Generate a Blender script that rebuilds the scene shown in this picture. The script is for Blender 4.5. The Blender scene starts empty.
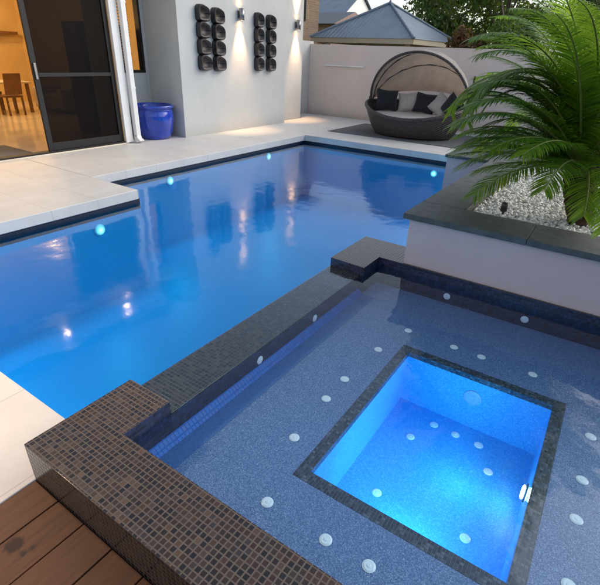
import bpy, bmesh, math, random
from mathutils import Vector, Matrix, noise
random.seed(7)
PI = math.pi
S = bpy.context.scene
COL = S.collection

# ------------------------------------------------------------------ helpers
class MB:
    """collects faces with metric uv and smooth flags, builds one mesh object"""
    def __init__(s): s.v = []; s.f = []; s.uv = []; s.sm = []; s.mi = []
    def face(s, pts, smooth=False, uv=None, mi=0):
        b = len(s.v); s.v += [tuple(p) for p in pts]; s.f.append(tuple(range(b, b + len(pts))))
        s.uv.append(uv); s.sm.append(smooth); s.mi.append(mi)
    def box(s, x0, x1, y0, y1, z0, z1, mi=0):
        P = [(x0,y0,z0),(x1,y0,z0),(x1,y1,z0),(x0,y1,z0),(x0,y0,z1),(x1,y0,z1),(x1,y1,z1),(x0,y1,z1)]
        for q in ((3,2,1,0),(4,5,6,7),(0,1,5,4),(1,2,6,5),(2,3,7,6),(3,0,4,7)):
            s.face([P[i] for i in q], mi=mi)
    def grid(s, rows, closed_u=False, smooth=True, mi=0):
        """rows: list of lists of points (shared verts)"""
        b = len(s.v); n = len(rows[0])
        for r in rows: s.v += [tuple(p) for p in r]
        for i in range(len(rows) - 1):
            for j in range(n if closed_u else n - 1):
                k = (j + 1) % n
                s.f.append((b+i*n+j, b+i*n+k, b+(i+1)*n+k, b+(i+1)*n+j)); s.uv.append(None); s.sm.append(smooth); s.mi.append(mi)
    def cap(s, pts, mi=0): s.face(pts, mi=mi)
    def tube(s, pts, r, n=8, caps=True):
        pts = [Vector(p) for p in pts]; rows = []
        rr = r if isinstance(r, (list, tuple)) else [r] * len(pts)
        up = Vector((0, 0, 1)); prev = None
        for i, p in enumerate(pts):
            t = (pts[min(i+1, len(pts)-1)] - pts[max(i-1, 0)]).normalized()
            a = prev if prev is not None else (up if abs(t.z) < .9 else Vector((1, 0, 0)))
            a = (a - t * a.dot(t)).normalized(); prev = a; b = t.cross(a)
            rows.append([p + (a*math.cos(2*PI*k/n) + b*math.sin(2*PI*k/n)) * rr[i] for k in range(n)])
        s.grid(rows, True)
        if caps: s.cap(rows[0][::-1]); s.cap(rows[-1])
    def lathe(s, prof, c=(0,0,0), n=32, caps=True):
        rows = [[(c[0]+r*math.cos(2*PI*k/n), c[1]+r*math.sin(2*PI*k/n), c[2]+z) for k in range(n)] for r, z in prof]
        s.grid(rows, True)
        if caps:
            s.cap(rows[0][::-1]); s.cap(rows[-1])
    def build(s, name, mat, parent=None, bevel=0, loc=None):
        me = bpy.data.meshes.new(name); me.from_pydata(s.v, [], s.f)
        uvl = me.uv_layers.new(name='metric')
        for p in me.polygons:
            p.use_smooth = s.sm[p.index]; p.material_index = s.mi[p.index]
            u = s.uv[p.index]; n = p.normal; ax = max(range(3), key=lambda i: abs(n[i]))
            for k, li in enumerate(p.loop_indices):
                if u: uvl.data[li].uv = u[k]; continue
                c = me.vertices[me.loops[li].vertex_index].co
                uvl.data[li].uv = (c.y, c.z) if ax == 0 else ((c.x, c.z) if ax == 1 else (c.x, c.y))
        for m in (mat if isinstance(mat, (list, tuple)) else [mat]): me.materials.append(m)
        o = bpy.data.objects.new(name, me); COL.objects.link(o)
        if parent is not None: o.parent = parent
        if loc: o.location = loc
        if bevel:
            w = o.modifiers.new('bevel', 'BEVEL'); w.width = bevel; w.segments = 2; w.limit_method = 'ANGLE'; w.angle_limit = .6
            me.polygons.foreach_set('use_smooth', [True]*len(me.polygons))
            bm = bmesh.new(); bm.from_mesh(me); bmesh.ops.remove_doubles(bm, verts=bm.verts, dist=1e-5); bm.to_mesh(me); bm.free()
            w.harden_normals = True
        return o

def tag(o, label, cat, group=None, kind=None):
    o['label'] = label; o['category'] = cat
    if group: o['group'] = group
    if kind: o['kind'] = kind
    return o
def thing(name, label, cat, loc=(0,0,0), rotz=0, group=None):
    o = bpy.data.objects.new(name, None); COL.objects.link(o)
    o.empty_display_size = .1; o.location = loc; o.rotation_euler = (0, 0, rotz)
    return tag(o, label, cat, group)
def struct(o):
    o['kind'] = 'structure'; return o
def copy_tree(o, parent=None):
    c = o.copy(); COL.objects.link(c)
    if parent is not None: c.parent = parent
    for ch in list(o.children): copy_tree(ch, c)
    return c

# ------------------------------------------------------------------ materials
class N:
    """tiny node-tree builder"""
    def __init__(s, name):
        s.m = bpy.data.materials.new(name); s.m.use_nodes = True; s.t = s.m.node_tree; s.t.nodes.clear()
        s.out = s.t.nodes.new('ShaderNodeOutputMaterial')
    def n(s, typ, ins=None, **kw):
        d = s.t.nodes.new('ShaderNode' + typ)
        for k, v in kw.items(): setattr(d, k, v)
        for k, v in (ins or {}).items(): s.set(d, k, v)
        return d
    def set(s, d, k, v):
        sock = d.inputs[k]
        if isinstance(v, bpy.types.NodeSocket): s.t.links.new(v, sock)
        elif isinstance(v, bpy.types.Node): s.t.links.new(v.outputs[0], sock)
        else: sock.default_value = v
    def math(s, op, a, b=0, c=None, clamp=False):
        ins = {0: a, 1: b}
        if c is not None: ins[2] = c
        return s.n('Math', ins, operation=op, use_clamp=clamp).outputs[0]
    def mix(s, f, a, b, blend='MIX'):
        d = s.n('Mix', data_type='RGBA', blend_type=blend)
        s.set(d, 0, f); s.set(d, 6, a); s.set(d, 7, b); return d.outputs[2]
    def noise(s, vec, scale, detail=3, rough=.55, dim='3D'):
        return s.n('TexNoise', {'Vector': vec, 'Scale': scale, 'Detail': detail, 'Roughness': rough}, noise_dimensions=dim)
    def ramp(s, f, stops, interp='LINEAR'):
        r = s.n('ValToRGB', {0: f}); e = r.color_ramp; e.interpolation = interp
        while len(e.elements) > 1: e.elements.remove(e.elements[-1])
        e.elements[0].position = stops[0][0]; e.elements[0].color = c4(stops[0][1])
        for p, c in stops[1:]: x = e.elements.new(p); x.color = c4(c)
        return r.outputs[0]
    def bump(s, h, st=.3, dist=.01): return s.n('Bump', {'Height': h, 'Strength': st, 'Distance': dist}).outputs[0]
    def pos(s): return s.n('NewGeometry').outputs['Position']
    def obj(s): return s.n('TexCoord').outputs['Object']
    def uv(s): return s.n('TexCoord').outputs['UV']
    def pbr(s, col, rough=.5, **kw):
        ins = {'Base Color': col, 'Roughness': rough}; ins.update({k.replace('_', ' '): v for k, v in kw.items()})
        d = s.n('BsdfPrincipled', ins); s.t.links.new(d.outputs[0], s.out.inputs[0]); return s.m
def c4(c): return tuple(c) + (1,) if len(c) == 3 else tuple(c)

def plain(name, col, rough=.5, var=.12, scale=6, bump=.1, bd=.004, bscale=60, **kw):
    m = N(name); p = m.obj()
    a = m.noise(p, scale, 4).outputs[0]
    lo = [c*(1-var) for c in col]; hi = [min(1, c*(1+var)) for c in col]
    c = m.ramp(a, [(.3, lo), (.7, hi)])
    nb = m.bump(m.noise(p, bscale, 3).outputs[0], bump, bd)
    return m.pbr(c, rough, Normal=nb, **kw)

def emit(name, col, st):
    m = N(name); d = m.n('Emission', {'Color': c4(col), 'Strength': st}); m.t.links.new(d.outputs[0], m.out.inputs[0]); return m.m

def mosaic(name, pitch, grout_w, stops, grout, rough=.16, dirt=0, coat=.4):
    m = N(name); uv = m.uv()
    sc = m.n('VectorMath', {0: uv, 1: (1/pitch, 1/pitch, 1/pitch)}, operation='MULTIPLY').outputs[0]
    wob = m.n('VectorMath', {0: m.noise(uv, 9, 2).outputs[1], 1: (.12, .12, 0)}, operation='MULTIPLY').outputs[0]
    sc = m.n('VectorMath', {0: sc, 1: wob}, operation='ADD').outputs[0]
    fr = m.n('VectorMath', {0: sc}, operation='FRACTION').outputs[0]
    fl = m.n('VectorMath', {0: sc}, operation='FLOOR').outputs[0]
    x = m.n('SeparateXYZ', {0: fr})
    ax = m.math('ABSOLUTE', m.math('SUBTRACT', x.outputs[0], .5)); ay = m.math('ABSOLUTE', m.math('SUBTRACT', x.outputs[1], .5))
    e = m.math('MAXIMUM', ax, ay)
    lim = .5 - grout_w / pitch / 2
    tile = m.n('MapRange', {0: e, 1: lim - .04, 2: lim + .03, 3: 1.0, 4: 0.0}).outputs[0]
    wn = m.n('TexWhiteNoise', {'Vector': fl}, noise_dimensions='2D')
    big = m.noise(uv, 1.6, 3).outputs[0]
    v = m.math('ADD', wn.outputs[0], m.math('MULTIPLY', m.math('SUBTRACT', big, .5), .35), clamp=True)
    col = m.ramp(v, stops)
    gn = m.noise(uv, 14, 4).outputs[0]
    gcol = m.mix(gn, c4([g*.65 for g in grout]), c4([min(1, g*1.25) for g in grout]))
    c = m.mix(tile, gcol, col)
    r = m.n('MapRange', {0: tile, 3: .7, 4: rough}).outputs[0]
    r = m.math('ADD', r, m.math('MULTIPLY', wn.outputs[0], .12))
    # every tile sits at its own slight tilt, so each mirrors a little differently
    h = m.math('ADD', tile, m.math('MULTIPLY', m.n('VectorMath', {0: wn.outputs[1], 1: fr}, operation='DOT_PRODUCT').outputs['Value'], .22))
    return m.pbr(c, r, Normal=m.bump(h, .5, .002), Coat_Weight=coat, Coat_Roughness=.06)

def shell_pebble(name, cols, scale=140, rough=.4, tint=(.22, .32, .50)):
    """exposed-aggregate pool finish: fine grains"""
    m = N(name); p = m.obj()
    vo = m.n('TexVoronoi', {'Vector': p, 'Scale': scale}, feature='F1')
    h = m.n('SeparateColor', {0: vo.outputs['Color']}).outputs[0]
    c = m.ramp(h, cols)
    big = m.noise(p, 2.2, 3).outputs[0]
    c = m.mix(m.math('MULTIPLY', big, .35), c, c4(tint))
    return m.pbr(c, rough, Normal=m.bump(vo.outputs['Distance'], .2, .003))

def both_sides(m, ior):
    bf = m.n('NewGeometry').outputs['Backfacing']
    return m.math('ADD', m.math('MULTIPLY', bf, 1/ior - ior), ior)
def water(name, tint, wave, wscale, ior=1.33, rough=.05):
    m = N(name); p = m.pos()
    n1 = m.noise(p, wscale, 2, .45).outputs[0]; n2 = m.noise(p, wscale*4.3, 2, .5).outputs[0]
    h = m.math('ADD', n1, m.math('MULTIPLY', n2, .16))
    nb = m.n('Bump', {'Height': h, 'Strength': 1, 'Distance': wave}).outputs[0]
    fr = m.n('Fresnel', {'IOR': both_sides(m, ior), 'Normal': nb}).outputs[0]
    tr = m.n('BsdfTransparent', {'Color': c4(tint)}); gl = m.n('BsdfGlossy', {'Color': (1,1,1,1), 'Roughness': rough, 'Normal': nb})
    mx = m.n('MixShader', {0: fr, 1: tr.outputs[0], 2: gl.outputs[0]}); m.t.links.new(mx.outputs[0], m.out.inputs[0])
    return m.m

def glass(name, tint):
    m = N(name)
    fr = m.n('Fresnel', {'IOR': both_sides(m, 1.5)}).outputs[0]
    tr = m.n('BsdfTransparent', {'Color': c4(tint)}); gl = m.n('BsdfGlossy', {'Color': (1,1,1,1), 'Roughness': .01})
    mx = m.n('MixShader', {0: fr, 1: tr.outputs[0], 2: gl.outputs[0]}); m.t.links.new(mx.outputs[0], m.out.inputs[0]); return m.m

def paving():
    m = N('white paving'); p = m.pos()
    x = m.n('SeparateXYZ', {0: p})
    def line(s, off):
        f = m.math('FRACT', m.math('ADD', m.math('DIVIDE', s, .6), off))
        return m.math('LESS_THAN', m.math('ABSOLUTE', m.math('SUBTRACT', f, .5)), .0055)
    g = m.math('MAXIMUM', line(x.outputs[0], .37), line(x.outputs[1], .12))
    cell = m.n('VectorMath', {0: m.n('VectorMath', {0: p, 1: (1/.6,)*3}, operation='MULTIPLY').outputs[0], 1: (.87, .62, 0)}, operation='ADD').outputs[0]
    wn = m.n('TexWhiteNoise', {'Vector': m.n('VectorMath', {0: cell}, operation='FLOOR').outputs[0]}, noise_dimensions='2D').outputs[0]
    a = m.noise(p, 3, 5, .6).outputs[0]; b = m.noise(p, 60, 3).outputs[0]
    c = m.ramp(a, [(.3, (.60, .59, .56)), (.72, (.70, .69, .66))])
    c = m.mix(m.math('MULTIPLY', wn, .22), c, c4((.45, .45, .44)))
    c = m.mix(m.math('MULTIPLY', b, .25), c, c4((.52, .50, .47)))
    c = m.mix(m.math('MULTIPLY', g, .6), c, c4((.36, .35, .33)))
    return m.pbr(c, .5, Normal=m.bump(m.math('SUBTRACT', b, g), .12, .003))

def timber():
    m = N('timber decking'); p = m.obj(); x = m.n('SeparateXYZ', {0: p})
    bid = m.math('FLOOR', m.math('DIVIDE', m.math('ADD', x.outputs[0], 1.69 + .004), .18))
    wn = m.n('TexWhiteNoise', {'W': bid}, noise_dimensions='1D').outputs[0]
    st = m.n('VectorMath', {0: p, 1: (30, 2.2, 30)}, operation='MULTIPLY').outputs[0]
    off = m.n('CombineXYZ', {0: m.math('MULTIPLY', wn, 31), 1: m.math('MULTIPLY', wn, 17)})
    st = m.n('VectorMath', {0: st, 1: off.outputs[0]}, operation='ADD').outputs[0]
    gr = m.noise(st, 1.6, 6, .62).outputs[0]
    c = m.ramp(gr, [(.28, (.038, .011, .003)), (.5, (.080, .025, .007)), (.75, (.125, .044, .013))])
    c = m.mix(m.math('MULTIPLY', wn, .4), c, c4((.11, .042, .018)))
    # two drying wet footmarks on the boards
    def spot(cx, cy, r, sx):
        d = m.n('VectorMath', {0: p, 1: (-cx, -cy, 0)}, operation='ADD').outputs[0]
        d = m.n('VectorMath', {0: d, 1: (sx, 1, 0)}, operation='MULTIPLY').outputs[0]
        d = m.n('VectorMath', {0: d}, operation='LENGTH').outputs['Value']
        d = m.math('ADD', d, m.math('MULTIPLY', m.math('SUBTRACT', m.noise(p, 45, 3).outputs[0], .5), .035))
        return m.n('MapRange', {0: d, 1: r - .006, 2: r + .004, 3: 1.0, 4: 0.0}).outputs[0]
    wet = m.math('MAXIMUM', spot(-1.462, .322, .034, 1), m.math('MAXIMUM', spot(-1.395, .362, .012, 1), spot(-1.400, .325, .011, 1)))
    c = m.mix(m.math('MULTIPLY', wet, .8), c, c4((.018, .010, .008)))
    rg = m.math('ADD', .62, m.math('MULTIPLY', wet, .1))
    return m.pbr(c, rg, Normal=m.bump(gr, .25, .004))

def brick():
    m = N('tan brick'); uv = m.uv()
    b = m.n('TexBrick', {'Vector': uv, 'Color1': (.36, .25, .16, 1), 'Color2': (.28, .18, .11, 1), 'Mortar': (.38, .33, .27, 1), 'Scale': 1,
                         'Mortar Size': .006, 'Brick Width': .24, 'Row Height': .086})
    return m.pbr(b.outputs[0], .85, Normal=m.bump(b.outputs[1], -.4, .006))

def corrugated(name, col):
    m = N(name); uv = m.uv(); x = m.n('SeparateXYZ', {0: uv})
    w = m.math('SINE', m.math('MULTIPLY', x.outputs[0], 2*PI/.18))
    a = m.noise(uv, 1.5, 4).outputs[0]
    c = m.ramp(a, [(.3, [k*.85 for k in col]), (.7, [k*1.12 for k in col])])
    return m.pbr(c, .42, Normal=m.bump(w, .5, .010), Metallic=.1)

def wicker():
    m = N('woven dark wicker'); p = m.obj(); s = m.n('SeparateXYZ', {0: p})
    ang = m.math('ARCTAN2', s.outputs[1], s.outputs[0])
    u = m.math('MULTIPLY', ang, 60); v = m.math('MULTIPLY', s.outputs[2], 2*PI/.036)
    w = m.math('MULTIPLY', m.math('SINE', u), m.math('SINE', v))
    c = m.ramp(m.math('ADD', m.math('MULTIPLY', w, .35), m.math('MULTIPLY', m.noise(p, 20, 2).outputs[0], .8)),
               [(.1, (.022, .017, .016)), (.5, (.065, .050, .046)), (.9, (.13, .105, .095))])
    return m.pbr(c, .45, Normal=m.bump(w, .6, .012))

def fabric(name, col, var=.15, rough=.9, trans=0):
    m = N(name); p = m.obj()
    a = m.noise(p, 5, 3).outputs[0]
    w = m.n('TexWave', {'Vector': p, 'Scale': 90, 'Distortion': 1}).outputs[1]
    c = m.ramp(a, [(.3, [k*(1-var) for k in col]), (.7, [min(1, k*(1+var)) for k in col])])
    nb = m.bump(w, .15, .003)
    if not trans: return m.pbr(c, rough, Normal=nb, Sheen_Weight=.2)
    d = m.n('BsdfDiffuse', {'Color': c, 'Normal': nb}); t = m.n('BsdfTranslucent', {'Color': c})
    x = m.n('MixShader', {0: trans, 1: d.outputs[0], 2: t.outputs[0]}); m.t.links.new(x.outputs[0], m.out.inputs[0]); return m.m

def leaf(name, stops, rough=.42, trans=.35, scale=3.0, gloss=.35):
    m = N(name); p = m.obj()
    a = m.noise(p, scale, 3).outputs[0]
    rnd = m.n('NewGeometry').outputs['Random Per Island']
    f = m.math('ADD', m.math('MULTIPLY', a, .65), m.math('MULTIPLY', rnd, .42))
    c = m.ramp(f, stops)
    d = m.n('BsdfPrincipled', {'Base Color': c, 'Roughness': rough, 'Specular IOR Level': gloss})
    t = m.n('BsdfTranslucent', {'Color': m.mix(.5, c, c4((.30, .46, .05)), 'MIX')})
    x = m.n('MixShader', {0: trans, 1: d.outputs[0], 2: t.outputs[0]}); m.t.links.new(x.outputs[0], m.out.inputs[0]); return m.m

def grassy():
    m = N('ground'); p = m.pos(); a = m.noise(p, .6, 5).outputs[0]; b = m.noise(p, 30, 3).outputs[0]
    c = m.ramp(a, [(.35, (.07, .09, .035)), (.6, (.11, .10, .06))]); c = m.mix(m.math('MULTIPLY', b, .4), c, c4((.04, .05, .02)))
    return m.pbr(c, .95, Normal=m.bump(b, .6, .03))

M = {}
M['paving'] = paving()
M['timber'] = timber()
M['ground'] = grassy()
RIMC = [(0, (.006, .005, .005)), (.25, (.011, .007, .005)), (.45, (.034, .016, .009)), (.58, (.014, .010, .008)), (.74, (.044, .022, .012)), (.87, (.022, .019, .020)), (1, (.075, .042, .026))]
M['rim'] = mosaic('brown bronze mosaic', .0236, .0042, RIMC, (.085, .068, .056), .15)
M['dam'] = mosaic('weir mosaic', .0236, .0036, [(0, (.006, .005, .005)), (.5, (.030, .019, .014)), (1, (.07, .046, .034))], (.065, .056, .048), .10)
M['spawall'] = mosaic('dark blue mosaic', .0236, .003, [(0, (.005, .006, .016)), (.5, (.010, .014, .045)), (1, (.020, .028, .08))], (.014, .018, .04), .35, coat=.1)
M['pitframe'] = mosaic('black pit mosaic', .0150, .002, [(0, (.012, .016, .026)), (.5, (.035, .045, .065)), (.8, (.06, .075, .10)), (1, (.12, .14, .17))], (.05, .06, .08), .25)
M['waterline'] = mosaic('navy waterline tile', .05, .003, [(0, (.004, .006, .018)), (1, (.009, .014, .04))], (.012, .012, .02), .45, coat=0)
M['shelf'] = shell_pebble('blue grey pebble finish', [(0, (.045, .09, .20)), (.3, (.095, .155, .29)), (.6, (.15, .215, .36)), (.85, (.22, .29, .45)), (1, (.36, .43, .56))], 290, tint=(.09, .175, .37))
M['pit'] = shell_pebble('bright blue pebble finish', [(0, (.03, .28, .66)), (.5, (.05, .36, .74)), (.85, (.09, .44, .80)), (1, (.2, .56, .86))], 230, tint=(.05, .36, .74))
M['basin'] = shell_pebble('pool blue finish', [(0, (.035, .30, .52)), (.6, (.05, .35, .58)), (1, (.07, .39, .62))], 160, tint=(.05, .34, .57))
M['water'] = water('pool water', (.29, .76, .98), .008, 1.7, rough=.085)
M['spawater'] = water('spa water', (.72, .87, .98), .007, 3.0)
def render_wall(name, col, stain=.14):
    m = N(name); p = m.pos(); z = m.n('SeparateXYZ', {0: p}).outputs[2]
    a = m.noise(p, 1.3, 5, .6).outputs[0]
    st = m.noise(m.n('VectorMath', {0: p, 1: (5, 5, .5)}, operation='MULTIPLY').outputs[0], 1.2, 4, .6).outputs[0]
    c = m.ramp(a, [(.3, [k*.94 for k in col]), (.7, [min(1, k*1.04) for k in col])])
    streak = m.n('MapRange', {0: st, 1: .52, 2: .72, 3: 0.0, 4: stain}).outputs[0]
    c = m.mix(streak, c, c4([k*.74 for k in col]))
    splash = m.math('MULTIPLY', m.n('MapRange', {0: m.math('ADD', z, m.math('MULTIPLY', m.noise(p, 7, 4).outputs[0], -.22)), 1: -.10, 2: .14, 3: .35, 4: 0.0}).outputs[0], 1)
    c = m.mix(splash, c, c4([col[0]*.62, col[1]*.58, col[2]*.52]))
    h = m.math('ADD', m.noise(p, 9, 4, .6).outputs[0], m.math('MULTIPLY', m.noise(p, 120, 2).outputs[0], .35))
    return m.pbr(c, .85, Normal=m.bump(h, .35, .006))
M['wall'] = render_wall('white render', (.54, .55, .54))
M['white'] = plain('white paint', (.76, .77, .77), .45, .04, 2, .05)
M['fence'] = render_wall('pinkish render', (.72, .62, .57), .12)
M['planterwall'] = render_wall('mauve grey render', (.48, .39, .40), .12)
M['cap'] = plain('dark basalt capping', (.050, .060, .060), .55, .35, 14, .25, .003, 120)
M['mat'] = plain('grey outdoor mat', (.115, .12, .125), .9, .15, 30, .4, .004, 200)
M['black'] = plain('black aluminium', (.004, .004, .005), .6, .1, 5, .03)
M['darkmetal'] = plain('dark steel', (.05, .05, .052), .35, .1, 8, .05, Metallic=.7)
M['steel'] = plain('brushed steel', (.30, .30, .31), .32, .1, 20, .08, Metallic=.9)
M['pod'] = plain('dark ceramic', (.022, .020, .021), .38, .5, 9, .5, .006, 40)
M['podin'] = plain('umber glaze', (.050, .036, .032), .5, .5, 12, .5, .006, 50)
M['pot'] = plain('cobalt glaze', (.010, .045, .40), .16, .25, 7, .12, .004, 25, Coat_Weight=.6, Coat_Roughness=.05)
M['soil'] = plain('potting soil', (.03, .022, .016), .95, .4, 30, .8, .01, 90)
M['pebble'] = plain('white pebble', (.78, .77, .75), .65, .14, 30, .2, .003, 120)
M['pebblebed'] = plain('pebble bed', (.42, .41, .38), .9, .3, 40, 1, .02, 70)
M['wicker'] = wicker()
M['canopy'] = fabric('taupe canopy cloth', (.66, .55, .46), .08, trans=.55)
M['canopyedge'] = fabric('pale canopy cloth', (.66, .62, .57), .08, trans=.5)
M['cushion'] = fabric('cream cushion cloth', (.52, .46, .40), .08)
M['pillowdark'] = fabric('black pillow cloth', (.012, .012, .018), .3)
M['pillowpale'] = fabric('beige pillow cloth', (.44, .39, .35), .1)
M['brick'] = brick()
M['roofblue'] = corrugated('blue grey steel roof', (.20, .255, .31))
M['roofred'] = corrugated('dark red roof', (.12, .035, .03))
M['roofdark'] = corrugated('charcoal roof', (.06, .07, .08))
M['fascia'] = plain('cream fascia', (.55, .47, .34), .6, .06, 3, .05)
M['palm'] = leaf('palm leaflet', [(.2, (.045, .11, .025)), (.42, (.11, .24, .018)), (.62, (.22, .37, .018)), (.84, (.38, .48, .035)), (.93, (.40, .42, .06)), (1.0, (.24, .14, .05))], .34, .62, 1.6, .6)
M['rachis'] = plain('palm rachis', (.16, .19, .04), .5, .2, 8, .1)
M['trunk'] = plain('palm trunk fibre', (.055, .026, .014), .9, .45, 18, .9, .02, 35)
M['bark'] = plain('grey bark', (.12, .10, .08), .9, .3, 5, .6, .02, 20)
M['treeA'] = leaf('dusky green leaves', [(.2, (.024, .050, .014)), (.55, (.060, .105, .026)), (.9, (.12, .16, .05))], .6, .38, .5)
M['treeB'] = leaf('mid green leaves', [(.2, (.032, .068, .018)), (.55, (.072, .125, .028)), (.9, (.13, .19, .05))], .6, .38, .5)
M['redleaf'] = leaf('reddish leaves', [(.2, (.03, .022, .012)), (.5, (.10, .035, .018)), (.8, (.20, .06, .03)), (.95, (.30, .22, .12))], .6, .25, 2)
def screen(name):
    m = N(name); tr = m.n('BsdfTransparent', {'Color': (1, 1, 1, 1)}); d = m.n('BsdfPrincipled', {'Base Color': (.003, .003, .004, 1), 'Roughness': .5, 'Specular IOR Level': .05})
    mx = m.n('MixShader', {0: .975, 1: tr.outputs[0], 2: d.outputs[0]}); m.t.links.new(mx.outputs[0], m.out.inputs[0]); return m.m
M['tinted'] = screen('dark insect screen')
M['clear'] = glass('clear glass', (.80, .84, .84))
M['room'] = plain('ochre wall paint', (.62, .45, .22), .7, .06, 1.5, .05)
M['ceiling'] = plain('ceiling paint', (.7, .66, .58), .8, .03, 2, .03)
M['roomfloor'] = plain('polished cream tile', (.74, .66, .54), .10, .12, 1.2, .02)
M['wood'] = plain('brown timber furniture', (.16, .075, .03), .4, .25, 6, .1)
M['cream'] = fabric('cream upholstery', (.5, .42, .32), .08)
M['slat'] = plain('blind slat', (.62, .52, .36), .5, .05, 3, .03)
M['jet'] = plain('white jet fitting', (.80, .82, .82), .3, .03, 9, .02)
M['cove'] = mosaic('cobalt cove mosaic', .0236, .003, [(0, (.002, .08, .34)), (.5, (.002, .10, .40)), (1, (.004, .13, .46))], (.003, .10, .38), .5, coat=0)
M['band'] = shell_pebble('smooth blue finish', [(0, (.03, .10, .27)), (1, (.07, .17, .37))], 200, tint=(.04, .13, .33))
def lamp_lens(name, col, hot, edge, r):
    m = N(name); d = m.n('VectorMath', {0: m.obj()}, operation='LENGTH').outputs['Value']
    k = m.n('MapRange', {0: d, 1: .0, 2: r, 3: hot, 4: edge}, interpolation_type='SMOOTHERSTEP').outputs[0]
    e = m.n('Emission', {'Color': c4(col), 'Strength': k}); m.t.links.new(e.outputs[0], m.out.inputs[0]); return m.m
M['ledblue'] = lamp_lens('blue pool lamp', (.42, .84, 1), 3.4, .6, .062)
M['cover'] = plain('pale blue grille', (.22, .42, .62), .5, .25, 60, .5, .003, 300)
M['ledwhite'] = emit('spa lamp', (.6, .92, 1), 40)
M['warmlens'] = emit('warm lamp lens', (1, .62, .28), 35)
M['warmlens2'] = emit('soft warm lens', (1, .70, .42), 60)

# ------------------------------------------------------------------ ground & paving
def ring(name, mat, x0, x1, y0, y1, hx0, hx1, hy0, hy1, z):
    b = MB()
    for a in ((x0, hx0, y0, y1), (hx1, x1, y0, y1), (hx0, hx1, y0, hy0), (hx0, hx1, hy1, y1)):
        b.face([(a[0],a[2],z),(a[1],a[2],z),(a[1],a[3],z),(a[0],a[3],z)])
    return b.build(name, mat)
struct(ring('ground', M['ground'], -400, 400, -400, 400, -8.9, 5, -3.4, 13.3, -.04))

PX, SX, SY, FY, NY, DX, WL = -6.20, -5.17, 3.84, 9.50, .82, -1.69, -.175   # pool outline, water level
BX, BY = -2.05, 7.12
LX = -1.165                                   # planter left face
b = MB()
for r in ((-8.9, SX, -3.4, SY), (-8.9, PX, SY, FY), (-8.9, -.5, FY, 13.3), (SX, DX, -3.4, NY), (DX, DX + .001, -3.4, -3.3)):
    if r[1] - r[0] > .01: b.box(r[0], r[1], r[2], r[3], -.13, 0)
struct(b.build('pool_deck', M['paving'], bevel=.008))
b = MB(); b.box(-.497, 5, FY + .003, 13.3, -.13, -.004); struct(b.build('path', M['paving']))

# timber deck : boards run away from the camera
b = MB(); x = DX + .004
while x < 3.2:
    y = -3.4; first = True
    b.box(x, x + .175, -3.4, .527 if x < 1.093 else 3.34, -.03, random.uniform(-.0008, .0008)); x += .18
struct(b.build('timber_deck', M['timber'], bevel=.003))
b = MB(); b.box(DX + .006, 3.2, -3.38, .52, -.12, -.05); b.box(1.095, 3.2, .522, 3.33, -.12, -.05); struct(b.build('deck_bearer', M['black']))

# ------------------------------------------------------------------ swimming pool
poly = [(SX, NY), (DX, NY), (DX, 3.70), (LX, 3.70), (LX, BY), (BX, BY), (BX, FY), (PX, FY), (PX, SY), (SX, SY)]
o_ = .03   # basin walls sit behind the coping edge
polyb = [(SX-o_, NY-o_), (DX+.002, NY-o_), (DX+.002, 3.702), (LX+.002, 3.702), (LX+.002, BY+.002), (BX+.002, BY+.002), (BX+.002, FY+o_), (PX-o_, FY+o_), (PX-o_, SY+o_), (SX-o_, SY+o_)]
pool = thing('swimming_pool', 'large blue lit swimming pool with white paved edge', 'pool', (0, 0, 0))
b = MB(); n = len(polyb); ZB = -1.45
for i in range(n):
    a, c = polyb[i], polyb[(i+1) % n]
    b.face([(a[0],a[1],ZB), (c[0],c[1],ZB), (c[0],c[1],-.27), (a[0],a[1],-.27)][::-1])
b.face([(p[0], p[1], ZB) for p in polyb])
b.build('basin', M['basin'], pool)
b = MB()
for i in range(n):
    a, c = polyb[i], polyb[(i+1) % n]
    b.face([(a[0],a[1],-.27), (c[0],c[1],-.27), (c[0],c[1],-.128), (a[0],a[1],-.128)][::-1])
b.build('waterline_tile', M['waterline'], pool)
b = MB(); b.face([(p[0], p[1], WL) for p in polyb]); wt = struct(b.build('pool_water', M['water']))

def disc(mb, c, axis, r, t, n=20):
    """short cylinder from c along axis"""
    ax = Vector(axis).normalized(); a = ax.orthogonal().normalized(); bb = ax.cross(a); c = Vector(c)
    r0 = [c + (a*math.cos(2*PI*k/n) + bb*math.sin(2*PI*k/n))*r for k in range(n)]
    r1 = [p + ax*t for p in r0]; r2 = [c + ax*(t + r*.12) + (p - c - ax*t)*.72 for p in r1]
    mb.grid([r0, r1], True); mb.grid([r1, r2], True); mb.face(r2)
def lamp_at(name, typ, loc, energy, col, parent=None, **kw):
    l = bpy.data.lights.new(name, typ); l.energy = energy; l.color = col
    for k, v in kw.items(): setattr(l, k, v)
    o = bpy.data.objects.new(name, l); COL.objects.link(o); o.location = loc
    if parent: o.parent = parent
    return o
def aim(o, d): o.rotation_euler = Vector(d).to_track_quat('-Z', 'Y').to_euler()

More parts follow.
